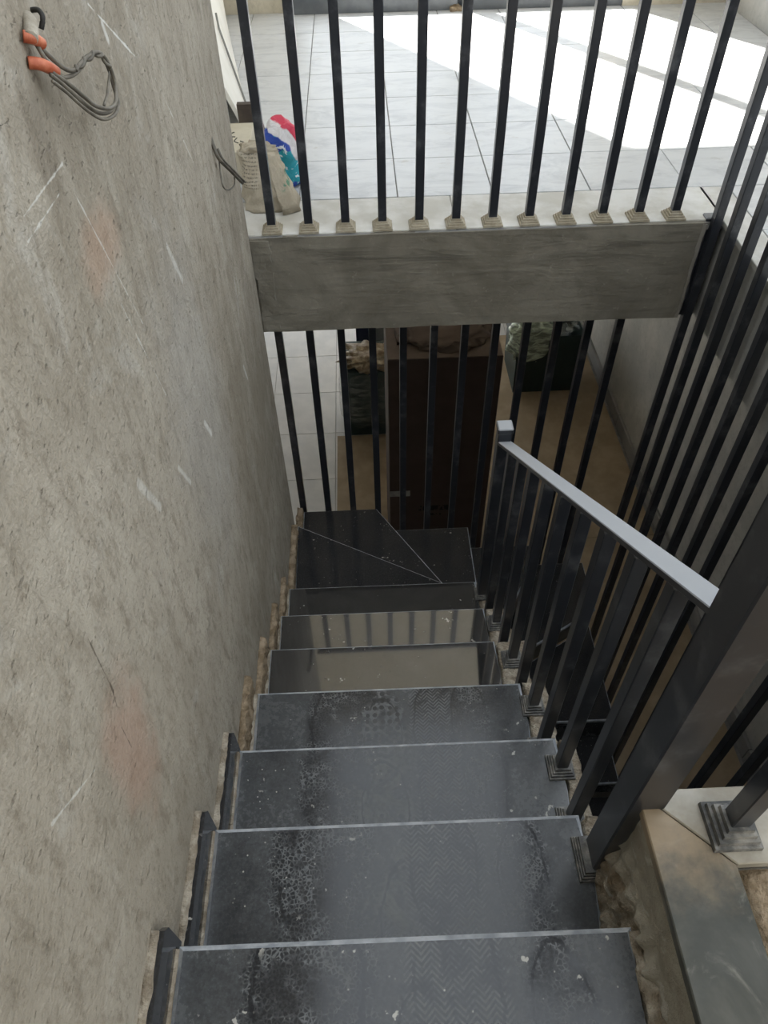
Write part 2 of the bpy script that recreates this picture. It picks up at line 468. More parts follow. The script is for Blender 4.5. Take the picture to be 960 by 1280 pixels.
def obj(name, bm, mats, parent=None, origin=None, smooth=False):
    """bm is in world coordinates; the object's origin goes to `origin` (default: its parent's base or the mesh centre)"""
    if not isinstance(mats, (list, tuple)): mats = [mats]
    if origin is None:
        origin = wloc(parent) if parent else Vector((0, 0, 0))
    origin = Vector(origin)
    bmesh.ops.translate(bm, verts=bm.verts, vec=-origin)
    bmesh.ops.recalc_face_normals(bm, faces=bm.faces)
    me = bpy.data.meshes.new(name)
    bm.to_mesh(me)
    bm.free()
    for m in mats: me.materials.append(m)
    if smooth:
        for p in me.polygons: p.use_smooth = True
    o = bpy.data.objects.new(name, me)
    COL.objects.link(o)
    if parent:
        o.parent = parent
        o.location = origin - wloc(parent)
    else:
        o.location = origin
    return o


def inst(name, me, loc, parent=None):
    o = bpy.data.objects.new(name, me)
    COL.objects.link(o)
    if parent:
        o.parent = parent
        o.location = Vector(loc) - wloc(parent)
    else:
        o.location = loc
    return o


def B(x0, x1, y0, y1, z0, z1, bev=0.0, bm=None):
    bm = bm or bmesh.new()
    r = bmesh.ops.create_cube(bm, size=1.0)
    vs_ = r['verts']
    for v in vs_:
        v.co = Vector(((x0 + x1) / 2 + v.co.x * (x1 - x0), (y0 + y1) / 2 + v.co.y * (y1 - y0), (z0 + z1) / 2 + v.co.z * (z1 - z0)))
    if bev:
        es = set()
        for v in vs_: es.update(v.link_edges)
        bmesh.ops.bevel(bm, geom=list(es), offset=bev, segments=1, affect='EDGES')
    return bm


def prism(poly, z0, z1, bm=None):
    bm = bm or bmesh.new()
    lo = [bm.verts.new((x, y, z0)) for x, y in poly]
    hi = [bm.verts.new((x, y, z1)) for x, y in poly]
    bm.faces.new(hi)
    bm.faces.new(lo[::-1])
    k = len(poly)
    for i in range(k):
        bm.faces.new((lo[i], lo[(i + 1) % k], hi[(i + 1) % k], hi[i]))
    return bm


def hexa(pts, bm=None):
    """eight corners: bottom ring of four, top ring of four"""
    bm = bm or bmesh.new()
    v = [bm.verts.new(p) for p in pts]
    for f in ((0, 1, 2, 3), (7, 6, 5, 4), (0, 4, 5, 1), (1, 5, 6, 2), (2, 6, 7, 3), (3, 7, 4, 0)):
        bm.faces.new([v[i] for i in f])
    return bm


def bar(p0, p1, w, h=None, bm=None, bev=0.0015):
    """square tube between two points (side faces kept upright / aligned to world axes)"""
    h = h or w
    p0, p1 = Vector(p0), Vector(p1)
    d = (p1 - p0).normalized()
    side = Vector((1, 0, 0)) if abs(d.x) < 0.9 else Vector((0, 1, 0))
    n = d.cross(side).normalized()
    side = n.cross(d).normalized()
    bm = bm or bmesh.new()
    c = [(-1, -1), (1, -1), (1, 1), (-1, 1)]
    pts = [p0 + side * (a * w / 2) + n * (b * h / 2) for a, b in c] + [p1 + side * (a * w / 2) + n * (b * h / 2) for a, b in c]
    nb = bmesh.new()
    hexa(pts, nb)
    if bev: bmesh.ops.bevel(nb, geom=nb.edges[:], offset=bev, segments=1, affect='EDGES')
    me = bpy.data.meshes.new('t')
    nb.to_mesh(me); nb.free()
    bm.from_mesh(me)
    bpy.data.meshes.remove(me)
    return bm


def tube(pts, r, seg=8, bm=None, twist=None):
    bm = bm or bmesh.new()
    # Catmull-Rom resample
    P = [Vector(p) for p in pts]
    Q = []
    for i in range(len(P) - 1):
        a, b, c, d = P[max(i - 1, 0)], P[i], P[i + 1], P[min(i + 2, len(P) - 1)]
        for k in range(5):
            t = k / 5
            Q.append(0.5 * ((2 * b) + (c - a) * t + (2 * a - 5 * b + 4 * c - d) * t * t + (3 * b - a - 3 * c + d) * t ** 3))
    Q.append(P[-1])
    rings = []
    ref = Vector((0.3, 0.2, 0.93))
    for i, q in enumerate(Q):
        t = (Q[min(i + 1, len(Q) - 1)] - Q[max(i - 1, 0)]).normalized()
        n = t.cross(ref)
        if n.length < 0.05: n = t.cross(Vector((1, 0, 0)))
        n.normalize()
        b = t.cross(n)
        rings.append([bm.verts.new(q + (n * math.cos(2 * math.pi * k / seg) + b * math.sin(2 * math.pi * k / seg)) * r) for k in range(seg)])
    for i in range(len(rings) - 1):
        for k in range(seg):
            bm.faces.new((rings[i][k], rings[i][(k + 1) % seg], rings[i + 1][(k + 1) % seg], rings[i + 1][k]))
    bm.faces.new(rings[0][::-1])
    bm.faces.new(rings[-1])
    return bm


def nz(p, s=1.0, seed=0.0):
    return noise.noise(Vector((p[0] * s + seed, p[1] * s - seed, p[2] * s + seed * 0.5)))


def lump(x0, x1, y0, y1, z0, z1, amp, fs, cut=0.018, seed=0.0, keep_bottom=True):
    """mortar lump: subdivided box pushed about by noise"""
    bm = B(x0, x1, y0, y1, z0, z1)
    big = max(x1 - x0, y1 - y0, z1 - z0)
    for ax, (a, b) in enumerate(((x0, x1), (y0, y1), (z0, z1))):
        k = max(1, min(26, int((b - a) / cut)))
        for i in range(1, k):
            co = [0, 0, 0]; co[ax] = a + (b - a) * i / k
            no = [0, 0, 0]; no[ax] = 1
            bmesh.ops.bisect_plane(bm, geom=bm.verts[:] + bm.edges[:] + bm.faces[:], plane_co=co, plane_no=no)
    for v in bm.verts:
        if keep_bottom and v.co.z < z0 + 1e-5: continue
        p = v.co.copy()
        v.co += Vector((nz(p, fs, seed + 3), nz(p, fs, seed + 11) * 0.5, nz(p, fs, seed + 23))) * amp
        v.co += Vector((nz(p, fs * 3, seed + 31), 0, nz(p, fs * 3, seed + 47))) * amp * 0.45
    return bm


def blob(c, r, amp, fs, sub=3, squash=0.0, seed=0.0):
    bm = bmesh.new()
    bmesh.ops.create_icosphere(bm, subdivisions=sub, radius=1.0)
    for v in bm.verts:
        d = v.co.normalized()
        q = Vector([math.copysign(abs(t) ** (1 - squash), t) for t in d])
        k = 1 + amp * (nz(d, fs, seed) + 0.5 * nz(d, fs * 2.7, seed + 5))
        v.co = Vector((c[0] + q.x * r[0] * k, c[1] + q.y * r[1] * k, c[2] + q.z * r[2] * k))
    return bm


def cap_mesh(name, size, top, h, mat, steps=4):
    """stepped cover plate at a baluster's foot, origin at its base"""
    bm = bmesh.new()
    for i in range(steps):
        f0 = size + (top - size) * i / (steps - 0.5)
        f1 = f0 - (size - top) / steps * 0.15
        z0, z1 = h * i / steps, h * (i + 1) / steps
        hexa([(-f0 / 2, -f0 / 2, z0), (f0 / 2, -f0 / 2, z0), (f0 / 2, f0 / 2, z0), (-f0 / 2, f0 / 2, z0),
              (-f1 / 2, -f1 / 2, z1), (f1 / 2, -f1 / 2, z1), (f1 / 2, f1 / 2, z1), (-f1 / 2, f1 / 2, z1)], bm)
    bmesh.ops.recalc_face_normals(bm, faces=bm.faces)
    me = bpy.data.meshes.new(name)
    bm.to_mesh(me); bm.free()
    me.materials.append(mat)
    return me


def bar_mesh(name, w, h, mat):
    bm = B(-w / 2, w / 2, -w / 2, w / 2, 0, h, 0.0018)
    bmesh.ops.recalc_face_normals(bm, faces=bm.faces)
    me = bpy.data.meshes.new(name)
    bm.to_mesh(me); bm.free()
    me.materials.append(mat)
    return me


def slab_mesh(name, sx, sy, h, mat, bev=0.0012):
    bm = B(-sx / 2, sx / 2, -sy / 2, sy / 2, -h, 0, bev)
    bmesh.ops.recalc_face_normals(bm, faces=bm.faces)
    me = bpy.data.meshes.new(name)
    bm.to_mesh(me); bm.free()
    me.materials.append(mat)
    return me


def struct(name, bm, mat, label=None, parent=None, **k):
    o = obj(name, bm, mat, parent, **k)
    return tag(o, label, None, None, 'structure' if parent is None else None)


# ------------------------------------------------------------------ setting
ROOF = 5.86
# stair wall, rounded far arris
bm = bmesh.new()
prism([(-0.62, -1.6), (-0.375, -1.6), (-0.375, 2.33), (-0.379, 2.355), (-0.392, 2.375), (-0.41, 2.38), (-0.62, 2.38)], 0.0, ROOF, bm)
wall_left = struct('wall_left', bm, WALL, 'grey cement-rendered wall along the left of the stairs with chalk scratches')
# plaster fillet where the beam meets the wall
struct('beam_joint', lump(-0.378, -0.318, 2.372, 2.40, 2.70, 3.05, 0.010, 22, 0.02, 5, False), BEAMP, 'rough plaster fillet', wall_left)

# landing beam (face towards the stairs)
bm = B(-0.42, 1.17, 2.38, 2.60, 2.687, 3.055)
for k in range(1, 28):
    bmesh.ops.bisect_plane(bm, geom=bm.verts[:] + bm.edges[:] + bm.faces[:], plane_co=(-0.42 + 1.59 * k / 28, 0, 0), plane_no=(1, 0, 0))
for k in range(1, 8):
    bmesh.ops.bisect_plane(bm, geom=bm.verts[:] + bm.edges[:] + bm.faces[:], plane_co=(0, 0, 2.687 + 0.368 * k / 8), plane_no=(0, 0, 1))
for v in bm.verts:
    v.co.y += 0.004 * nz(v.co, 9, 2)
    v.co.z += 0.004 * nz(v.co, 7, 8)
struct('trim_1', bm, BEAMP, 'grey plastered landing beam across the stairwell')
struct('beam_arris', lump(1.160, 1.173, 2.376, 2.40, 2.69, 3.05, 0.006, 20, 0.02, 15, False), PLASTER, 'lighter plaster arris', bpy.data.objects['trim_1'])
# slabs: hall, right of the well, near landing; their undersides are the lower ceiling
ceil_low = struct('ceiling', B(-0.95, 2.4, 2.60, 10.3, 2.88, 3.03), WHITE, 'underside of the upper floor slab and its added shading overhang')  # outer end: unseen overhang added to keep sun out of the lower hall
struct('slab_return', B(-0.95, -0.62, 2.38, 2.60, 2.88, 3.03), PLASTER, None, ceil_low)
struct('slab_side', B(1.30, 2.4, -1.6, 2.60, 2.88, 3.03), PLASTER, None, ceil_low)
struct('slab_near', B(0.44, 1.30, -1.6, 0.44, 2.88, 3.03), PLASTER, None, ceil_low)
struct('slab_left', B(-3.2, -0.95, -1.6, 10.3, 2.88, 3.03), PLASTER, None, ceil_low)  # also runs out as part of the added sun overhang
bm = lump(1.235, 1.31, 0.30, 2.60, 2.69, 3.045, 0.006, 7, 0.09, 3, False)
struct('trim_2', bm, PALE, 'pale plastered slab edge along the right of the stairwell')
struct('trim_3', B(0.45, 1.24, 0.33, 0.455, 2.69, 3.035), PLASTER, 'plastered slab edge in front of the near landing')
struct('ceiling', B(-0.95, 2.4, 2.75, 5.32, ROOF, ROOF + 0.15), WHITE, 'roof slab over the upper hall')
struct('ceiling', B(-0.95, 2.4, -1.8, 0.15, ROOF, ROOF + 0.15), WHITE, 'roof slab added to dim the space behind the top of the stairs')  # unseen roof piece added so less sky light comes from behind
# outer walls
bm = B(2.15, 2.40, 2.38, 7.4, 0, ROOF)
B(2.15, 2.40, -1.6, 2.38, 0, 4.05, 0, bm)  # unseen stretch cut low so sky light reaches the stairs
struct('wall_right', bm, PALE, 'pale plastered wall on the far right, kept low beside the landing for sky light')
struct('wall_left', B(-0.95, -0.75, 2.38, 5.32, 3.03, ROOF), CREAM, 'cream side wall of the upper hall')
struct('wall_left', B(-3.2, -3.0, -1.6, 10.3, 0, 3.0), PALE, 'pale side wall of the lower hall')
struct('wall_front', B(-3.2, 2.4, -1.8, -1.6, 0, ROOF), PALE, 'pale wall behind the top of the stairs')
wb = struct('wall_back', B(-0.95, -0.355, 5.05, 5.32, 3.03, ROOF), CREAM, 'cream end wall of the upper hall around the balcony opening')
struct('wall_pier', B(1.55, 2.15, 4.98, 5.32, 3.03, ROOF), CREAM, None, wb)
struct('wall_lintel', B(-0.355, 1.55, 5.05, 5.32, 5.16, ROOF), CREAM, None, wb)
wb2 = struct('wall_back', B(1.3, 2.15, 7.2, 7.4, 0, 2.88), PALE, 'pale end wall of the lower hall beside the garden opening')
struct('wall_pier', B(-3.0, -2.8, 7.2, 7.4, 0, 2.88), PALE, None, wb2)
struct('wall_lintel', B(-2.8, 1.3, 7.2, 7.4, 2.65, 2.88), PALE, None, wb2)
struct('ground', B(-40, 40, -40, 40, -0.4, -0.2), GROUND, 'dry ground outside the building')
# balcony opening: low track, one post, side frames
win = empty('window_1', (0.6, 5.1, UP), 'dark metal track and frame of the balcony opening', None, None, 'structure')
bm = lump(-0.355, 0.60, 5.0, 5.10, 3.04, 3.135, 0.006, 14, 0.05, 9)
obj('window_track', bm, SILL, win)
bm = lump(0.66, 1.55, 4.99, 5.09, 3.04, 3.135, 0.006, 14, 0.05, 12)
obj('window_track', bm, SILL, win)
obj('window_post', B(0.60, 0.685, 5.06, 5.12, 3.04, 5.16, 0.003), SILL, win)
obj('window_jamb', B(-0.355, -0.315, 5.24, 5.30, 3.04, 5.16, 0.003), SILL, win)
obj('window_jamb', B(1.51, 1.55, 5.24, 5.30, 3.04, 5.16, 0.003), SILL, win)
obj('mortar_debris', lump(0.56, 0.68, 4.965, 5.0, 3.045, 3.085, 0.02, 24, 0.02, 4), CLAY, win, smooth=True)

# upper floor: bed, tiles (35 x 33 cm), pale border strip along the beam
floor_up = struct('floor', B(-0.75, 2.15, 2.385, 10.3, 3.03, UP - 0.004), TILEBED, 'white tiled floor of the upper hall')  # bed runs on outside over the added overhang
struct('floor_bed', B(1.24, 2.15, -1.6, 2.385, 3.03, UP - 0.004), TILEBED, None, floor_up)
xs = [-0.75, -0.577, -0.223, 0.133, 0.48, 0.835, 1.19, 1.545, 1.90, 2.15]
ys = [2.646 + 0.333 * k for k in range(8)] + [5.05]
cache = {}
for i in range(len(xs) - 1):
    for j in range(len(ys) - 1):
        sx, sy = round(xs[i + 1] - xs[i] - 0.004, 3), round(ys[j + 1] - ys[j] - 0.004, 3)
        if (sx, sy) not in cache: cache[(sx, sy)] = slab_mesh('floor_tile', sx, sy, 0.012, TILE)
        inst('floor_tile', cache[(sx, sy)], ((xs[i] + xs[i + 1]) / 2, (ys[j] + ys[j + 1]) / 2, UP + 0.0006 * ((i * 7 + j * 3) % 3)), floor_up)
xr = [1.335, 1.60, 1.90, 2.15]
for i in range(3):
    for j in range(8):
        sx = round(xr[i + 1] - xr[i] - 0.004, 3)
        if (sx, 0.329) not in cache: cache[(sx, 0.329)] = slab_mesh('floor_tile', sx, 0.329, 0.012, TILE)
        inst('floor_tile', cache[(sx, 0.329)], ((xr[i] + xr[i + 1]) / 2, 2.646 - 0.333 * (j + 0.5), UP), floor_up)
for a, b in ((-0.62, 0.32), (0.323, 1.24)):
    bm = B(a, b, 2.396, 2.643, UP - 0.03, UP + 0.001, 0.002)
    obj('border_strip', bm, EDGEW, floor_up, ((a + b) / 2, 2.5, UP))
for k in range(3):
    bm = B(1.228, 1.332, 2.64 - 0.75 * (k + 1) + 0.003, 2.64 - 0.75 * k, UP - 0.02, UP + 0.001, 0.002)
    obj('border_strip', bm, EDGEW, floor_up, (1.28, 2.3 - 0.75 * k, UP))

def m_lplast():
    n = NT('landing_plaster')
    X, Y, Z = n.xyz()
    d = n.math('ADD', n.math('SUBTRACT', Z, UP - 0.20), n.math('MULTIPLY', n.math('SUBTRACT', n.noise(15, 5, 0.65), 0.5), 0.25))
    c = n.mix(n.ramp(n.noise(24, 6, 0.7), 0.35, 0.7), (0.20, 0.155, 0.105), (0.46, 0.42, 0.35))
    c = n.mix(n.ramp(d, -0.02, 0.05), c, n.mix(n.ramp(n.noise(12, 5, 0.6), 0.3, 0.7), (0.30, 0.275, 0.225), (0.42, 0.395, 0.335)))
    c = n.mix(n.ramp(n.noise(18, 4, 0.6, v=n.mapv(n.co, loc=(5, 2, 2))), 0.58, 0.66, 0, 0.6), c, (0.56, 0.55, 0.51))
    n.bump(n.noise(90, 4, 0.7), 0.8, 0.008)
    return n.done(c, 0.95, 0, 0.1)


LPLAST = m_lplast()
# near landing: mitred marble border round a raw mortar bed
near = struct('floor', B(0.52, 1.24, -1.6, 0.36, 3.03, UP - 0.028), CLAY, 'unfinished mortar bed of the near landing')
bm = prism([(0.413, -1.6), (0.535, -1.6), (0.535, 0.345), (0.413, 0.464)], UP - 0.022, UP)
bmesh.ops.bevel(bm, geom=bm.edges[:], offset=0.002, segments=1, affect='EDGES')
tag(obj('border_stone', bm, MARBLE, near, (0.47, 0.2, UP)), 'grey marble border stone')
bm = prism([(0.414, 0.466), (0.5365, 0.3465), (1.24, 0.3465), (1.24, 0.466)], UP - 0.022, UP)
bmesh.ops.bevel(bm, geom=bm.edges[:], offset=0.002, segments=1, affect='EDGES')
tag(obj('border_stone', bm, MARBLEW, near, (0.7, 0.4, UP)), 'dust covered border stone')
bm = lump(0.535, 0.80, 0.10, 0.345, UP - 0.045, UP - 0.018, 0.012, 18, 0.02, 6)
obj('mortar_rubble', bm, CLAY, near, smooth=True)
# plastered side of the landing beside the top steps
bm = bmesh.new()
ny, nzc = 90, 34
grid = []
for i in range(ny + 1):
    row = []
    for j in range(nzc + 1):
        y = -0.10 + 0.562 * i / ny
        z = 2.68 + (UP - 0.022 - 2.68) * j / nzc
        f = 1 - j / nzc
        edge_ = f - 0.45 - 0.35 * nz((0, y, 0), 9, 21) + 0.25 * nz((0, y, z), 30, 5)
        rag = max(0.0, min(1.0, edge_ * 6))
        bulge = max(0, f - 0.5) * 0.028 + 0.002 * nz((0, y, z), 30, 3) + rag * (0.008 + 0.016 * abs(nz((0, y, z), 24, 7)) + 0.014 * nz((0, y, z), 55, 13))
        row.append(bm.verts.new((0.421 - bulge, y, z)))
    grid.append(row)
for i in range(ny):
    for j in range(nzc):
        bm.faces.new((grid[i][j], grid[i + 1][j], grid[i + 1][j + 1], grid[i][j + 1]))
rim = [grid[i][0] for i in range(ny + 1)]
bk = [[bm.verts.new((0.45, r[0].co.y, r[0].co.z)), bm.verts.new((0.45, r[-1].co.y, r[-1].co.z))] for r in (grid[0], grid[-1])]
bm.faces.new([grid[0][j] for j in range(nzc + 1)] + [bk[0][1], bk[0][0]])
bm.faces.new([grid[-1][j] for j in range(nzc, -1, -1)] + [bk[1][0], bk[1][1]])
tag(obj('plaster_face', bm, LPLAST, near, smooth=True), 'rough grey plaster face of the landing edge')

# lower floor
floor_low = struct('floor', B(-3.0, 2.15, -1.6, 10.3, -0.15, -0.006), TILEBED, 'pale tiled floor of the lower hall')
lt = slab_mesh('floor_tile', 0.558, 0.558, 0.01, LTILE)
for i in range(-3, 5):
    for j in range(0, 11):
        x, y = -0.30 + 0.562 * (i + 0.5), 1.48 + 0.562 * (j + 0.5)
        if x > 2.0: continue
        inst('floor_tile', lt, (x, y, 0.0), floor_low)
# skirting along the right wall of the lower hall
sk = empty('baseboard_right', (2.13, 3, 0), 'grey skirting tiles along the foot of the right wall', None, None, 'structure')
skm = bpy.data.meshes.new('skirting_tile')
bm = B(-0.012, 0.012, -0.2975, 0.2975, 0.0, 0.12, 0.002)
bm.to_mesh(skm); bm.free(); skm.materials.append(GREYP)
for k in range(12):
    inst('skirting_tile', skm, (2.135, 0.3 + 0.6 * k, 0), sk)
cm = bpy.data.meshes.new('joint_line')

# ------------------------------------------------------------------ staircase
stairs = empty('staircase', (0, 0.06, 2.7), 'dusty black granite winder staircase going down between the wall and the railing', 'stairs')
XL = -0.352
ends = [0.390, 0.402, 0.428, 0.402, 0.378, 0.39, 0.402]


def tread(poly, z, mid, th=0.022, stone=None):
    bm = prism(poly, z - th, z)
    bm.faces.ensure_lookup_table()
    top = [e for e in bm.edges if all(abs(v.co.z - z) < 1e-5 for v in e.verts)]
    r = bmesh.ops.bevel(bm, geom=top, offset=0.009 if stone is GRANITE else 0.0055, segments=1, affect='EDGES')
    for f in r['faces']: f.material_index = 1
    for f in bm.faces:
        f.normal_update()
        if abs(f.normal.z) < 0.5: f.material_index = 1
    return obj('tread', bm, [stone or GRANITE3, NOSING], stairs, mid)


Ys = [Y0 + RUN * k for k in range(7)]
Zs = [2.89 - RISE * k for k in range(7)]
for k in range(7):
    yb = Ys[k] - RUN
    z = Zs[k]
    e = ends[k]
    en = ends[k] + (0.012 if k == 0 else -0.004)
    tr = tread([(XL, yb), (e - 0.006, yb), (e - 0.002, (yb + Ys[k]) / 2), (en, Ys[k]), (XL, Ys[k] + 0.004)], z, (0.02, Ys[k] - RUN / 2, z), stone=GRANITE if k < 4 else GRANITE2)
    # mortar showing at the open end of the tread, beside the baluster feet
    bm = lump(e + 0.003, 0.468 if k > 1 else 0.432, yb + 0.01, Ys[k] - 0.006, z - 0.045, z - 0.002, 0.008, 45, 0.010, k * 3.1)
    obj('mortar_edge', bm, MORTAR, tr, smooth=True)
    # grout line by the wall
    bm = lump(-0.376, -0.3505, yb + 0.004, Ys[k] - 0.002, z - 0.02, z + 0.002, 0.003, 40, 0.012, k * 2.3)
    obj('grout_line', bm, MORTAR, tr, smooth=True)
    obj('riser', B(XL, en - 0.01, Ys[k] - 0.028, Ys[k] - 0.012, z - RISE, z - 0.022), GRANITE, stairs)
PV = (0.43, 1.84)
zw = [1.70, 1.53, 1.36, 1.19, 1.02, 0.85]
yn = Ys[6] - 0.03
tread([(XL, yn), (0.44, yn), PV, (-0.325 - 0.03, 2.269 + 0.017)], zw[0], (0.0, 1.95, zw[0]))
tread([(0.43, 1.825), PV, (0.015, 2.53), (XL, 2.53), (XL, 2.255)], zw[1], (0.0, 2.3, zw[1]))
tread([PV, (0.488, 1.84), (0.488, 2.53), (0.0, 2.53)], zw[2], (0.3, 2.3, zw[2]))
tread([(0.478, 1.84), (0.51, 1.84), (0.898, 2.53), (0.478, 2.53)], zw[3], (0.6, 2.3, zw[3]))
tread([(0.50, 1.84), (1.15, 2.215), (1.15, 2.53), (0.89, 2.53)], zw[4], (0.95, 2.3, zw[4]))
tread([(0.50, 1.67), (1.15, 1.67), (1.15, 2.225), (0.50, 1.845)], zw[5], (0.8, 1.85, zw[5]))
for k in range(4):
    y1 = 1.67 - RUN * k
    z = 0.68 - RISE * k
    tread([(0.50, y1 - RUN), (1.15, y1 - RUN), (1.15, y1 + 0.02), (0.50, y1 + 0.02)], z, (0.8, y1 - 0.12, z))
    obj('riser', B(0.50, 1.14, y1 + 0.0, y1 + 0.016, z, z + RISE - 0.022), GRANITE, stairs)
# mortar along the wall beside the lower steps
for k, (y0_, y1_, z) in enumerate(((1.82, 2.24, 1.70), (2.26, 2.50, 1.53))):
    obj('mortar_strip', lump(-0.377, -0.350, y0_, y1_, z, z + 0.06, 0.010, 46, 0.011, 40 + k), CLAY, stairs, smooth=True)
# reinforced concrete flights under the stone
bm = bmesh.new()
prof = [(-0.1, 2.86)]
for k in range(7):
    yb = Ys[k] - RUN
    prof += [(yb if k else -0.1, Zs[k] - 0.024), (Ys[k] - 0.03, Zs[k] - 0.024)]
prof += [(Ys[6] - 0.03, 1.60), (Ys[6] - 0.03, 1.45), (-0.1, 2.62)]
seen = []
for p in prof:
    if not seen or (abs(p[0] - seen[-1][0]) + abs(p[1] - seen[-1][1])) > 1e-4: seen.append(p)
a = [bm.verts.new((-0.374, y, z)) for y, z in seen]
b = [bm.verts.new((0.462, y, z)) for y, z in seen]
bm.faces.new(a); bm.faces.new(b[::-1])
for i in range(len(seen)):
    j = (i + 1) % len(seen)
    bm.faces.new((a[i], a[j], b[j], b[i]))
obj('concrete_flight', bm, CONCRETE, stairs)
for poly, z in (([(-0.37, yn), (0.44, yn), (0.42, 1.835), (-0.37, 2.25)], zw[0]), ([(0.42, 1.83), (0.01, 2.52), (-0.37, 2.52), (-0.37, 2.26)], zw[1]),
                ([(0.43, 1.85), (0.475, 1.85), (0.475, 2.52), (0.01, 2.52)], zw[2]), ([(0.478, 1.84), (0.52, 1.84), (0.885, 2.52), (0.478, 2.52)], zw[3]),
                ([(0.52, 1.86), (1.13, 2.22), (1.13, 2.52), (0.89, 2.52)], zw[4]), ([(0.51, 1.69), (1.13, 1.69), (1.13, 2.2), (0.51, 1.84)], zw[5])):
    obj('winder_base', prism(poly, z - 0.17, z - 0.0225), CONCRETE, stairs)
bm = bmesh.new()
prof = [(1.67, 0.62)]
for k in range(4):
    y1 = 1.67 - RUN * k
    z = 0.68 - RISE * k - 0.024
    prof += [(y1 - 0.004, z), (y1 - RUN + 0.004, z)]
prof += [(0.68, 0.0), (0.95, 0.0), (1.67, 0.45)]
a = [bm.verts.new((0.51, y, z)) for y, z in prof]
b = [bm.verts.new((1.13, y, z)) for y, z in prof]
bm.faces.new(a); bm.faces.new(b[::-1])
for i in range(len(prof)):
    j = (i + 1) % len(prof)
    bm.faces.new((a[i], a[j], b[j], b[i]))
obj('concrete_flight', bm, CONCRETE, stairs)

# stepped skirting by the wall
base = empty('baseboard_left', (-0.365, 0.3, 2.89), 'stepped granite skirting with rough mortar along the stair wall', None, None, 'structure')
for k in range(-1, 7):
    yn_ = Y0 + RUN * k
    z = 2.89 - RISE * k
    yb = yn_ - RUN
    if k <= 2:
        bm = bmesh.new()
        t = 0.085
        pr = [(yb + 0.015, z + 0.001), (yn_ + 0.002, z + 0.001), (yn_ + 0.002, z - 0.03), (yn_ + 0.016, z - 0.03), (yn_ + 0.016, z + t - 0.02), (yn_ + 0.006, z + t), (yb + 0.015, z + t + 0.004)]
        a = [bm.verts.new((-0.3655, y, q)) for y, q in pr]
        b = [bm.verts.new((-0.3550, y, q)) for y, q in pr]
        bm.faces.new(a); bm.faces.new(b[::-1])
        for i in range(len(pr)):
            j = (i + 1) % len(pr)
            bm.faces.new((a[i], a[j], b[j], b[i]))
        obj('skirting_tile', bm, GRANITE3, base, (-0.3625, (yb + yn_) / 2, z + 0.04))
    top = 0.092 if k <= 2 else (0.075 if k != 3 else 0.085)
    bm = lump(-0.380, -0.3625 if k <= 2 else -0.358, yb + 0.012, yn_ + 0.006, z, z + top, 0.004 if k <= 2 else 0.0095, 46, 0.011, 60 + k * 1.7, False)
    obj('mortar_strip', bm, MORTAR if k < 3 else CLAY, base, smooth=True)

# ------------------------------------------------------------------ railings
# 1. stair railing: near newel belongs to it, sloping rail, twelve square balusters
rail = empty('stair_railing', (0.42, 1.0, 2.2), 'black square-tube stair railing with a sloping flat handrail, pale with dust and painted sky sheen', 'railing')
NZ0 = 4.274 - 1.554
n1 = obj('newel_post', B(0.392, 0.452, 0.435, 0.495, NZ0 - 0.004, 4.05, 0.003), STEEL, rail)
n1['label'] = 'thick near newel post'
obj('newel_cap', B(0.386, 0.458, 0.429, 0.501, 4.05, 4.062, 0.002), STEEL, n1)
capn = cap_mesh('base_cap', 0.085, 0.066, 0.035, CAPD)
inst('base_cap', capn, (0.412, 0.465, NZ0), n1)
n2 = obj('newel_post', B(0.397, 0.439, 1.708, 1.750, 1.87, 2.752, 0.003), STEEL, rail)
n2['label'] = 'short far newel post'
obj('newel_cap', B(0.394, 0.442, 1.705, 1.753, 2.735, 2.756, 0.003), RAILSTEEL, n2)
slope = RISE / RUN


def rail_z(y): return 4.274 - 0.762 - slope * (y - 0.52)


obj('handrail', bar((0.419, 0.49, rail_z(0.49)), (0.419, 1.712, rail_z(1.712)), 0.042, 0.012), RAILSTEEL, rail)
capd = cap_mesh('base_cap', 0.062, 0.034, 0.03, CAPD)
for k in range(9):
    y = 0.60 + 0.125 * k
    idx = next(i for i in range(7) if y < Ys[i])
    z0 = Zs[idx] - 0.002
    me = bar_mesh('baluster', 0.027, rail_z(y) - 0.008 - z0, STEEL)
    bo = inst('baluster', me, (0.419, y, z0), rail)
    inst('base_cap', capd, (0.419, y, z0 + 0.001), bo)
inst('base_cap', capd, (0.418, 1.729, 1.871), n2)

# 2. balustrade on the hall edge above the beam (handrail is above the frame)
hall = empty('hall_balustrade', (0.4, 2.42, UP), 'black vertical bars standing on the hall floor above the beam', 'railing')
me = bar_mesh('baluster', 0.028, 0.95, STEEL)
capw = cap_mesh('base_cap', 0.068, 0.030, 0.026, CAPW)
for k in range(12):
    x = -0.305 + 0.1249 * k
    bo = inst('baluster', me, (x, 2.425, UP), hall)
    inst('base_cap', capw, (x, 2.425, UP + 0.001), bo)
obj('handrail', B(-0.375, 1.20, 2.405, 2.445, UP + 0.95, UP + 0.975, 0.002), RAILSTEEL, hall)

# 3. floor-to-beam screen behind the winders
scr = empty('bar_screen', (0.4, 2.565, 0), 'black floor-to-beam bars behind the winder steps', 'railing')
me = bar_mesh('bar', 0.030, 2.685, STEEL)
for k in range(12):
    inst('bar', me, (-0.355 + 0.1262 * k, 2.568, 0.004), scr)
obj('bottom_rail', B(-0.374, 1.185, 2.553, 2.583, 0.06, 0.09, 0.002), STEEL, scr)

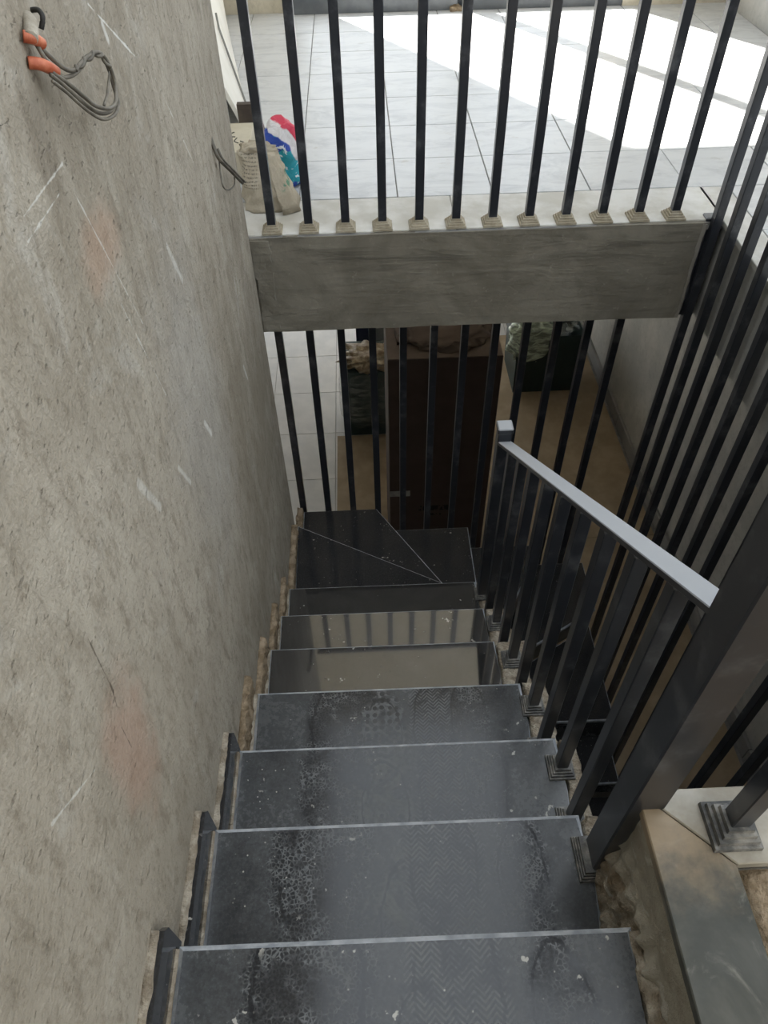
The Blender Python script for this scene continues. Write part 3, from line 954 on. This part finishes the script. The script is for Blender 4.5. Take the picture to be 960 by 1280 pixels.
# 4. tall screen on the open side of the lower flight
side = empty('side_screen', (1.2, 1.4, 0), 'row of tall black bars along the right side of the stairwell', 'railing')
me = bar_mesh('bar', 0.030, 4.0, STEEL)
for k in range(15):
    inst('bar', me, (1.20, 2.372 - 0.127 * k, 0.004), side)
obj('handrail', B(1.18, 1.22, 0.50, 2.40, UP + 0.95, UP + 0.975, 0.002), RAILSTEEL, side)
obj('bottom_rail', B(1.185, 1.215, 0.58, 2.388, 0.06, 0.09, 0.002), STEEL, side)
cp = obj('corner_plate', B(1.172, 1.232, 2.388, 2.43, 2.69, 3.068, 0.003), STEEL)
tag(cp, 'short dark steel post bolted to the right end of the landing beam', 'post')

# 5. near landing balustrade (one foot in view)
nb_ = empty('landing_balustrade', (0.8, 0.40, UP), 'black baluster row on the near marble landing at lower right', 'railing')
me = bar_mesh('baluster', 0.030, 0.95, STEEL)
capn2 = cap_mesh('base_cap', 0.076, 0.036, 0.04, CAPD)
for k in range(5):
    bo = inst('baluster', me, (0.543 + 0.127 * k, 0.402, UP), nb_)
    inst('base_cap', capn2, (0.543 + 0.127 * k, 0.402, UP + 0.0005), bo)
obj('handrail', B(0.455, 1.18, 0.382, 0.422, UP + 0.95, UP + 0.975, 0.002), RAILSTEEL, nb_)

# ------------------------------------------------------------------ upper hall clutter
bm = bmesh.new()
sheets_ = []
for off in (0.0, -0.018):
    g = []
    for i in range(13):
        u = i / 12
        row = []
        for j in range(9):
            v = j / 8
            lo = Vector((-0.432, 3.20, UP + .003)).lerp(Vector((-0.722, 4.93, UP + .003)), u)
            hi = Vector((-0.712, 3.30, UP + .62)).lerp(Vector((-0.730, 4.95, UP + .62)), u)
            row.append(bm.verts.new(lo.lerp(hi, v) + Vector((off, 0, 0))))
        g.append(row)
    sheets_.append(g)
for g in sheets_:
    for i in range(12):
        for j in range(8):
            bm.faces.new((g[i][j], g[i + 1][j], g[i + 1][j + 1], g[i][j + 1]))
a_, b_ = sheets_
for i in range(12):
    for j in (0, 8): bm.faces.new((a_[i][j], a_[i + 1][j], b_[i + 1][j], b_[i][j]))
for j in range(8):
    for i in (0, 12): bm.faces.new((a_[i][j], a_[i][j + 1], b_[i][j + 1], b_[i][j]))
tag(obj('board', bm, BOARDW, None, (-0.58, 4.0, UP)), 'white board leaning along the cream side wall of the upper hall', 'board')
st_ = obj('metal_strip', bar((-0.608, 3.87, 3.352), (-0.597, 3.82, 3.306), 0.009, 0.006, bar((-0.496, 3.605, 3.068), (-0.597, 3.82, 3.306), 0.009, 0.009)), GSTRIP, None, (-0.6, 4.0, UP))
tag(st_, 'thin grey metal strip lying against the white board', 'strip')
ct = empty('carton', (-0.47, 3.0, UP), 'small cream carton with black marker scribbles behind the paper sack', 'box')
obj('carton_body', B(-0.56, -0.402, 2.80, 3.08, UP + 0.001, UP + 0.115, 0.003), CARTON, ct)
bm = bmesh.new()
zt = UP + 0.1155
for sgn in ([(-0.470, 2.985), (-0.482, 2.97), (-0.478, 2.945), (-0.462, 2.94)], [(-0.455, 2.93), (-0.462, 2.90), (-0.445, 2.88)],
            [(-0.440, 2.90), (-0.425, 2.885)], [(-0.50, 2.90), (-0.492, 2.86)], [(-0.486, 2.895), (-0.478, 2.86)], [(-0.44, 2.868), (-0.43, 2.84)]):
    tube([(x, y, zt) for x, y in sgn], 0.0022, 5, bm)
tag(obj('marker_scribble', bm, INK, ct), 'black marker writing')
tag(obj('gap_filler', hexa([(-0.47, 3.14, UP + .002), (-0.37, 3.14, UP + .002), (-0.37, 3.19, UP + .002), (-0.47, 3.19, UP + .002),
                       (-0.47, 3.14, UP + .16), (-0.39, 3.14, UP + .16), (-0.39, 3.17, UP + .16), (-0.47, 3.17, UP + .16)]), GAPSHADE, None, (-0.42, 3.16, UP)),
    'dark brown filler added for the shaded gap between the white board and the sacks', 'gap_filler')  # dark piece added in place of the shade at the board's near end
# printed plastic sack
bm = blob((-0.28, 2.80, UP + 0.085), (0.082, 0.07, 0.132), 0.18, 2.2, 4, 0.12, 4.0)
for v in bm.verts:
    if v.co.z < UP + 0.003: v.co.z = UP + 0.003
ps = obj('plastic_sack', bm, SACK1, None, (-0.345, 2.84, UP + 0.04), smooth=True)
tag(ps, 'crumpled red, white and blue printed plastic sack behind the paper sack', 'sack')
# kraft paper sack
pk = empty('paper_sack', (-0.315, 2.62, UP), 'beige paper cement sack with fine dark print leaning by the first hall bar', 'sack')
bm = bmesh.new()
nxs, nzs = 26, 22
rings = []
for j in range(nzs + 1):
    t = j / nzs
    z = UP + 0.002 + 0.175 * t
    hw = 0.096 * (1 - 0.34 * t)
    hd = 0.085 * (1 - 0.55 * t) * (0.85 + 0.3 * math.sin(t * 3))
    cx = -0.318 - 0.036 * t
    cy = 2.625 + 0.05 * t
    ring = []
    for i in range(nxs):
        a = 2 * math.pi * i / nxs
        ca, sa = math.cos(a), math.sin(a)
        px = cx + hw * math.copysign(abs(ca) ** 0.55, ca)
        py = cy + hd * math.copysign(abs(sa) ** 0.7, sa)
        k = 0.010 * nz((px, py, z), 18, 2) + 0.006 * nz((px, py, z), 45, 9)
        ring.append(bm.verts.new((px + k, py + k, z + (0.02 * nz((px, py, z), 25, 4) if j > nzs - 4 else 0))))
    rings.append(ring)
for j in range(nzs):
    for i in range(nxs):
        bm.faces.new((rings[j][i], rings[j][(i + 1) % nxs], rings[j + 1][(i + 1) % nxs], rings[j + 1][i]))
bm.faces.new(rings[0][::-1])
bm.faces.new(rings[-1])
obj('sack_body', bm, SACK2, pk, smooth=True)
bm = blob((-0.352, 2.675, UP + 0.176), (0.058, 0.035, 0.02), 0.5, 3.0, 3, 0.0, 8.0)
obj('sack_mouth', bm, SACK2, pk, smooth=True)
bm = hexa([(-0.275, 2.525, UP + .004), (-0.216, 2.555, UP + .004), (-0.218, 2.66, UP + .004), (-0.27, 2.64, UP + .004),
           (-0.318, 2.615, UP + .155), (-0.302, 2.62, UP + .155), (-0.302, 2.66, UP + .155), (-0.318, 2.655, UP + .155)])
bmesh.ops.subdivide_edges(bm, edges=bm.edges[:], cuts=5, use_grid_fill=True)
for v in bm.verts: v.co += Vector((0.008, 0.006, 0)) * nz(v.co, 26, 4)
obj('sack_flap', bm, SACK2, pk, smooth=True)

# ------------------------------------------------------------------ cables in the stair wall
wr = empty('cable_bundle', (-0.375, 1.0, 4.0), 'grey electric cables looping out of two orange conduits high on the stair wall', 'cable')
A_ = [(-0.365, 0.987, 4.017), (-0.36, 0.992, 4.004), (-0.355, 1.002, 3.991), (-0.35, 1.017, 3.978), (-0.345, 1.03, 3.974), (-0.342, 1.053, 3.975), (-0.339, 1.077, 3.975), (-0.336, 1.104, 3.972), (-0.333, 1.124, 3.961), (-0.33, 1.129, 3.944), (-0.33, 1.131, 3.924), (-0.33, 1.118, 3.911), (-0.33, 1.101, 3.909), (-0.33, 1.071, 3.915), (-0.336, 1.045, 3.927), (-0.342, 1.024, 3.946), (-0.349, 1.007, 3.965), (-0.355, 0.979, 3.987)]
B_ = [(-0.365, 0.985, 4.015), (-0.361, 0.98, 4.009), (-0.358, 0.983, 3.996), (-0.354, 0.998, 3.977), (-0.35, 1.019, 3.97), (-0.348, 1.047, 3.967), (-0.346, 1.069, 3.969), (-0.344, 1.094, 3.969), (-0.342, 1.123, 3.965), (-0.34, 1.143, 3.954), (-0.339, 1.151, 3.936), (-0.338, 1.149, 3.917), (-0.336, 1.142, 3.903), (-0.335, 1.107, 3.902), (-0.339, 1.077, 3.907), (-0.343, 1.055, 3.918), (-0.347, 1.023, 3.942), (-0.351, 0.997, 3.966), (-0.355, 0.973, 3.986)]
C_ = [(-0.335, 1.139, 3.938), (-0.335, 1.121, 3.931), (-0.335, 1.102, 3.923), (-0.335, 1.074, 3.918)]
obj('cable', tube(A_, 0.0026, 8), WIREM, wr, smooth=True)
obj('cable', tube(B_, 0.0026, 8), WIREM, wr, smooth=True)
obj('cable', tube([(x + .004, y - .012, z - .003) for x, y, z in B_[11:]], 0.0022, 8), WIREM, wr, smooth=True)
obj('cable', tube(C_, 0.0018, 6), WIREM, wr, smooth=True)
# twisted strand round the top of the loop
tw = []
core = [Vector(p) for p in A_[4:10]]
for i in range(31):
    t = i / 30 * 5
    k = min(int(t), 4)
    p = core[k].lerp(core[k + 1], t - k)
    tw.append((p.x + 0.0022 * math.cos(i * 0.9), p.y - 0.001, p.z + 0.0025 * math.sin(i * 0.9) - 0.001))
obj('cable', tube(tw, 0.0024, 7), WIREM, wr, smooth=True)
c1 = obj('conduit', tube([(-0.372, 0.972, 4.026), (-0.364, 0.976, 4.023), (-0.362, 0.984, 4.018), (-0.361, 0.991, 4.013)], 0.0065, 12), ORANGE, wr, smooth=True)
c1['label'] = 'upper orange conduit end'
c2 = obj('conduit', tube([(-0.374, 0.967, 4.001), (-0.364, 0.972, 3.998), (-0.358, 0.982, 3.991), (-0.356, 0.993, 3.983)], 0.0068, 12), ORANGE, wr, smooth=True)
c2['label'] = 'lower orange conduit end'
obj('conduit_pipe', tube([(-0.395, 1.03, 4.031), (-0.372, 1.005, 4.034), (-0.366, 0.985, 4.027), (-0.364, 0.972, 4.024)], 0.008, 10), PIPE, wr, smooth=True)
obj('dark_ring', tube([(-0.39, 1.032, 4.034), (-0.368, 1.028, 4.038), (-0.360, 1.018, 4.033), (-0.364, 1.013, 4.022)], 0.003, 7), INK, wr, smooth=True)  # dark loop that stands for the dark hole round the pipe

lw = empty('cable_loop', (-0.375, 2.0, 3.45), 'thin grey cable loop hanging from the stair wall near its far corner', 'cable')
L1 = [(-0.380, 2.009, 3.528), (-0.369, 1.982, 3.506), (-0.360, 1.977, 3.481), (-0.348, 2.041, 3.426), (-0.338, 2.150, 3.345)]
obj('cable', tube(L1, 0.005, 8), WIREM, lw, smooth=True)
obj('cable', tube([(x + .006, y + 0.012, z - .004) for x, y, z in L1[1:]], 0.003, 8), WIREM, lw, smooth=True)
obj('cable', tube([(-0.366, 2.004, 3.47), (-0.360, 1.953, 3.454), (-0.355, 1.933, 3.43), (-0.352, 1.992, 3.396), (-0.350, 2.076, 3.372), (-0.347, 2.083, 3.391)], 0.002, 6), WIREM, lw, smooth=True)

# ------------------------------------------------------------------ lower hall
sheets = (((-0.285, 0.96, 2.62, 4.80), 'brown protective board on the lower floor left of the tall box'),
          ((0.964, 2.10, 3.55, 6.2), 'brown protective board on the lower floor under the dark green crate'),
          ((0.964, 2.10, 0.9, 3.546), 'brown protective board on the lower floor beside the lower flight'))
for (x0, x1, y0, y1), lab in sheets:
    tag(obj('floor_board', B(x0, x1, y0, y1, 0.001, 0.006), BOARDP, None, ((x0 + x1) / 2, (y0 + y1) / 2, 0)), lab, 'board')

fr = empty('tall_box', (0.42, 3.6, 0.006), 'tall dark brown cardboard box standing behind the bars', 'box')
obj('box_body', B(0.108, 0.738, 3.30, 3.92, 0.007, 1.868, 0.004), BOX, fr)
fl = obj('box_flap', B(0.110, 0.736, 3.302, 3.608, 1.868, 1.873), BOXTOP, fr)
obj('box_flap', B(0.110, 0.736, 3.612, 3.918, 1.868, 1.873), BOXTOP, fr)
tag(obj('tape_strip', B(0.110, 0.24, 3.2985, 3.3, 0.80, 0.85), TAPE, fr), 'pale torn tape')
bm = blob((0.43, 3.60, 1.88), (0.25, 0.24, 0.03), 0.35, 3.6, 4, 0.2, 3)
for v in bm.verts: v.co.z = max(v.co.z, 1.8735)
tag(obj('crumpled_wrap', bm, BOXTOP, None, (0.43, 3.6, 1.8735), smooth=True), 'crumpled brown wrapping lying on top of the tall box', 'wrapping')

gb = empty('wrapped_box', (0.03, 5.0, 0.006), 'dark green box wrapped in clear film left of the tall box', 'box')
obj('box_body', B(-0.205, 0.30, 4.80, 5.25, 0.007, 0.66, 0.006), TEAL, gb)
bm = blob((0.05, 5.02, 0.36), (0.30, 0.262, 0.36), 0.06, 2.5, 4, 0.42, 2)
for v in bm.verts: v.co.z = max(v.co.z, 0.0065)
obj('film_wrap', bm, FILM, gb, smooth=True)
bm = blob((0.04, 4.97, 0.69), (0.21, 0.17, 0.06), 0.5, 3.5, 4, 0.1, 6)
for v in bm.verts: v.co.z = max(v.co.z, 0.665)
tag(obj('crumpled_wrap', bm, CRUMP, None, (0.06, 5.0, 0.665), smooth=True), 'crumpled tan paper heaped on the wrapped green box', 'wrapping')
tag(obj('navy_panel', hexa([(-0.09, 5.45, .001), (0.022, 5.45, .001), (0.022, 5.48, .001), (-0.09, 5.48, .001),
                            (-0.09, 5.47, 1.05), (0.022, 5.47, 1.05), (0.022, 5.50, 1.05), (-0.09, 5.50, 1.05)]), NAVY, None, (-0.03, 5.46, 0)),
    'narrow navy blue panel standing behind the wrapped green box', 'panel')
tag(obj('grey_panel', B(0.035, 0.30, 5.50, 5.53, 0.001, 1.05, 0.003), GREYP, None, (0.17, 5.51, 0)), 'grey panel standing behind the wrapped green box', 'panel')

cr = empty('crate', (1.57, 5.5, 0.006), 'dark green crate full of film-wrapped goods near the right wall', 'crate')
bm = bmesh.new()
o0 = [(1.305, 5.30), (1.83, 5.30), (1.83, 5.80), (1.305, 5.80)]
o1 = [(1.29, 5.29), (1.86, 5.29), (1.86, 5.83), (1.29, 5.83)]
hexa([(x, y, 0.007) for x, y in o0] + [(x, y, 0.60) for x, y in o1], bm)
top = max(bm.faces, key=lambda f: f.calc_center_median().z)
r = bmesh.ops.inset_region(bm, faces=[top], thickness=0.02)
bmesh.ops.translate(bm, verts=top.verts, vec=(0, 0, -0.22))
obj('crate_body', bm, TEAL, cr)
bm = blob((1.42, 5.40, 0.52), (0.19, 0.15, 0.23), 0.22, 3.0, 4, 0.2, 5)
tag(obj('film_bundle', bm, FILMG, None, (1.42, 5.4, 0.4), smooth=True), 'greenish film-wrapped bundle bulging over the left of the crate', 'bundle')
bm = blob((1.68, 5.55, 0.60), (0.17, 0.18, 0.12), 0.5, 3.0, 4, 0.0, 9)
tag(obj('film_bundle', bm, FILM, None, (1.68, 5.55, 0.5), smooth=True), 'clear crumpled film sheet spilling from the right of the crate', 'bundle')
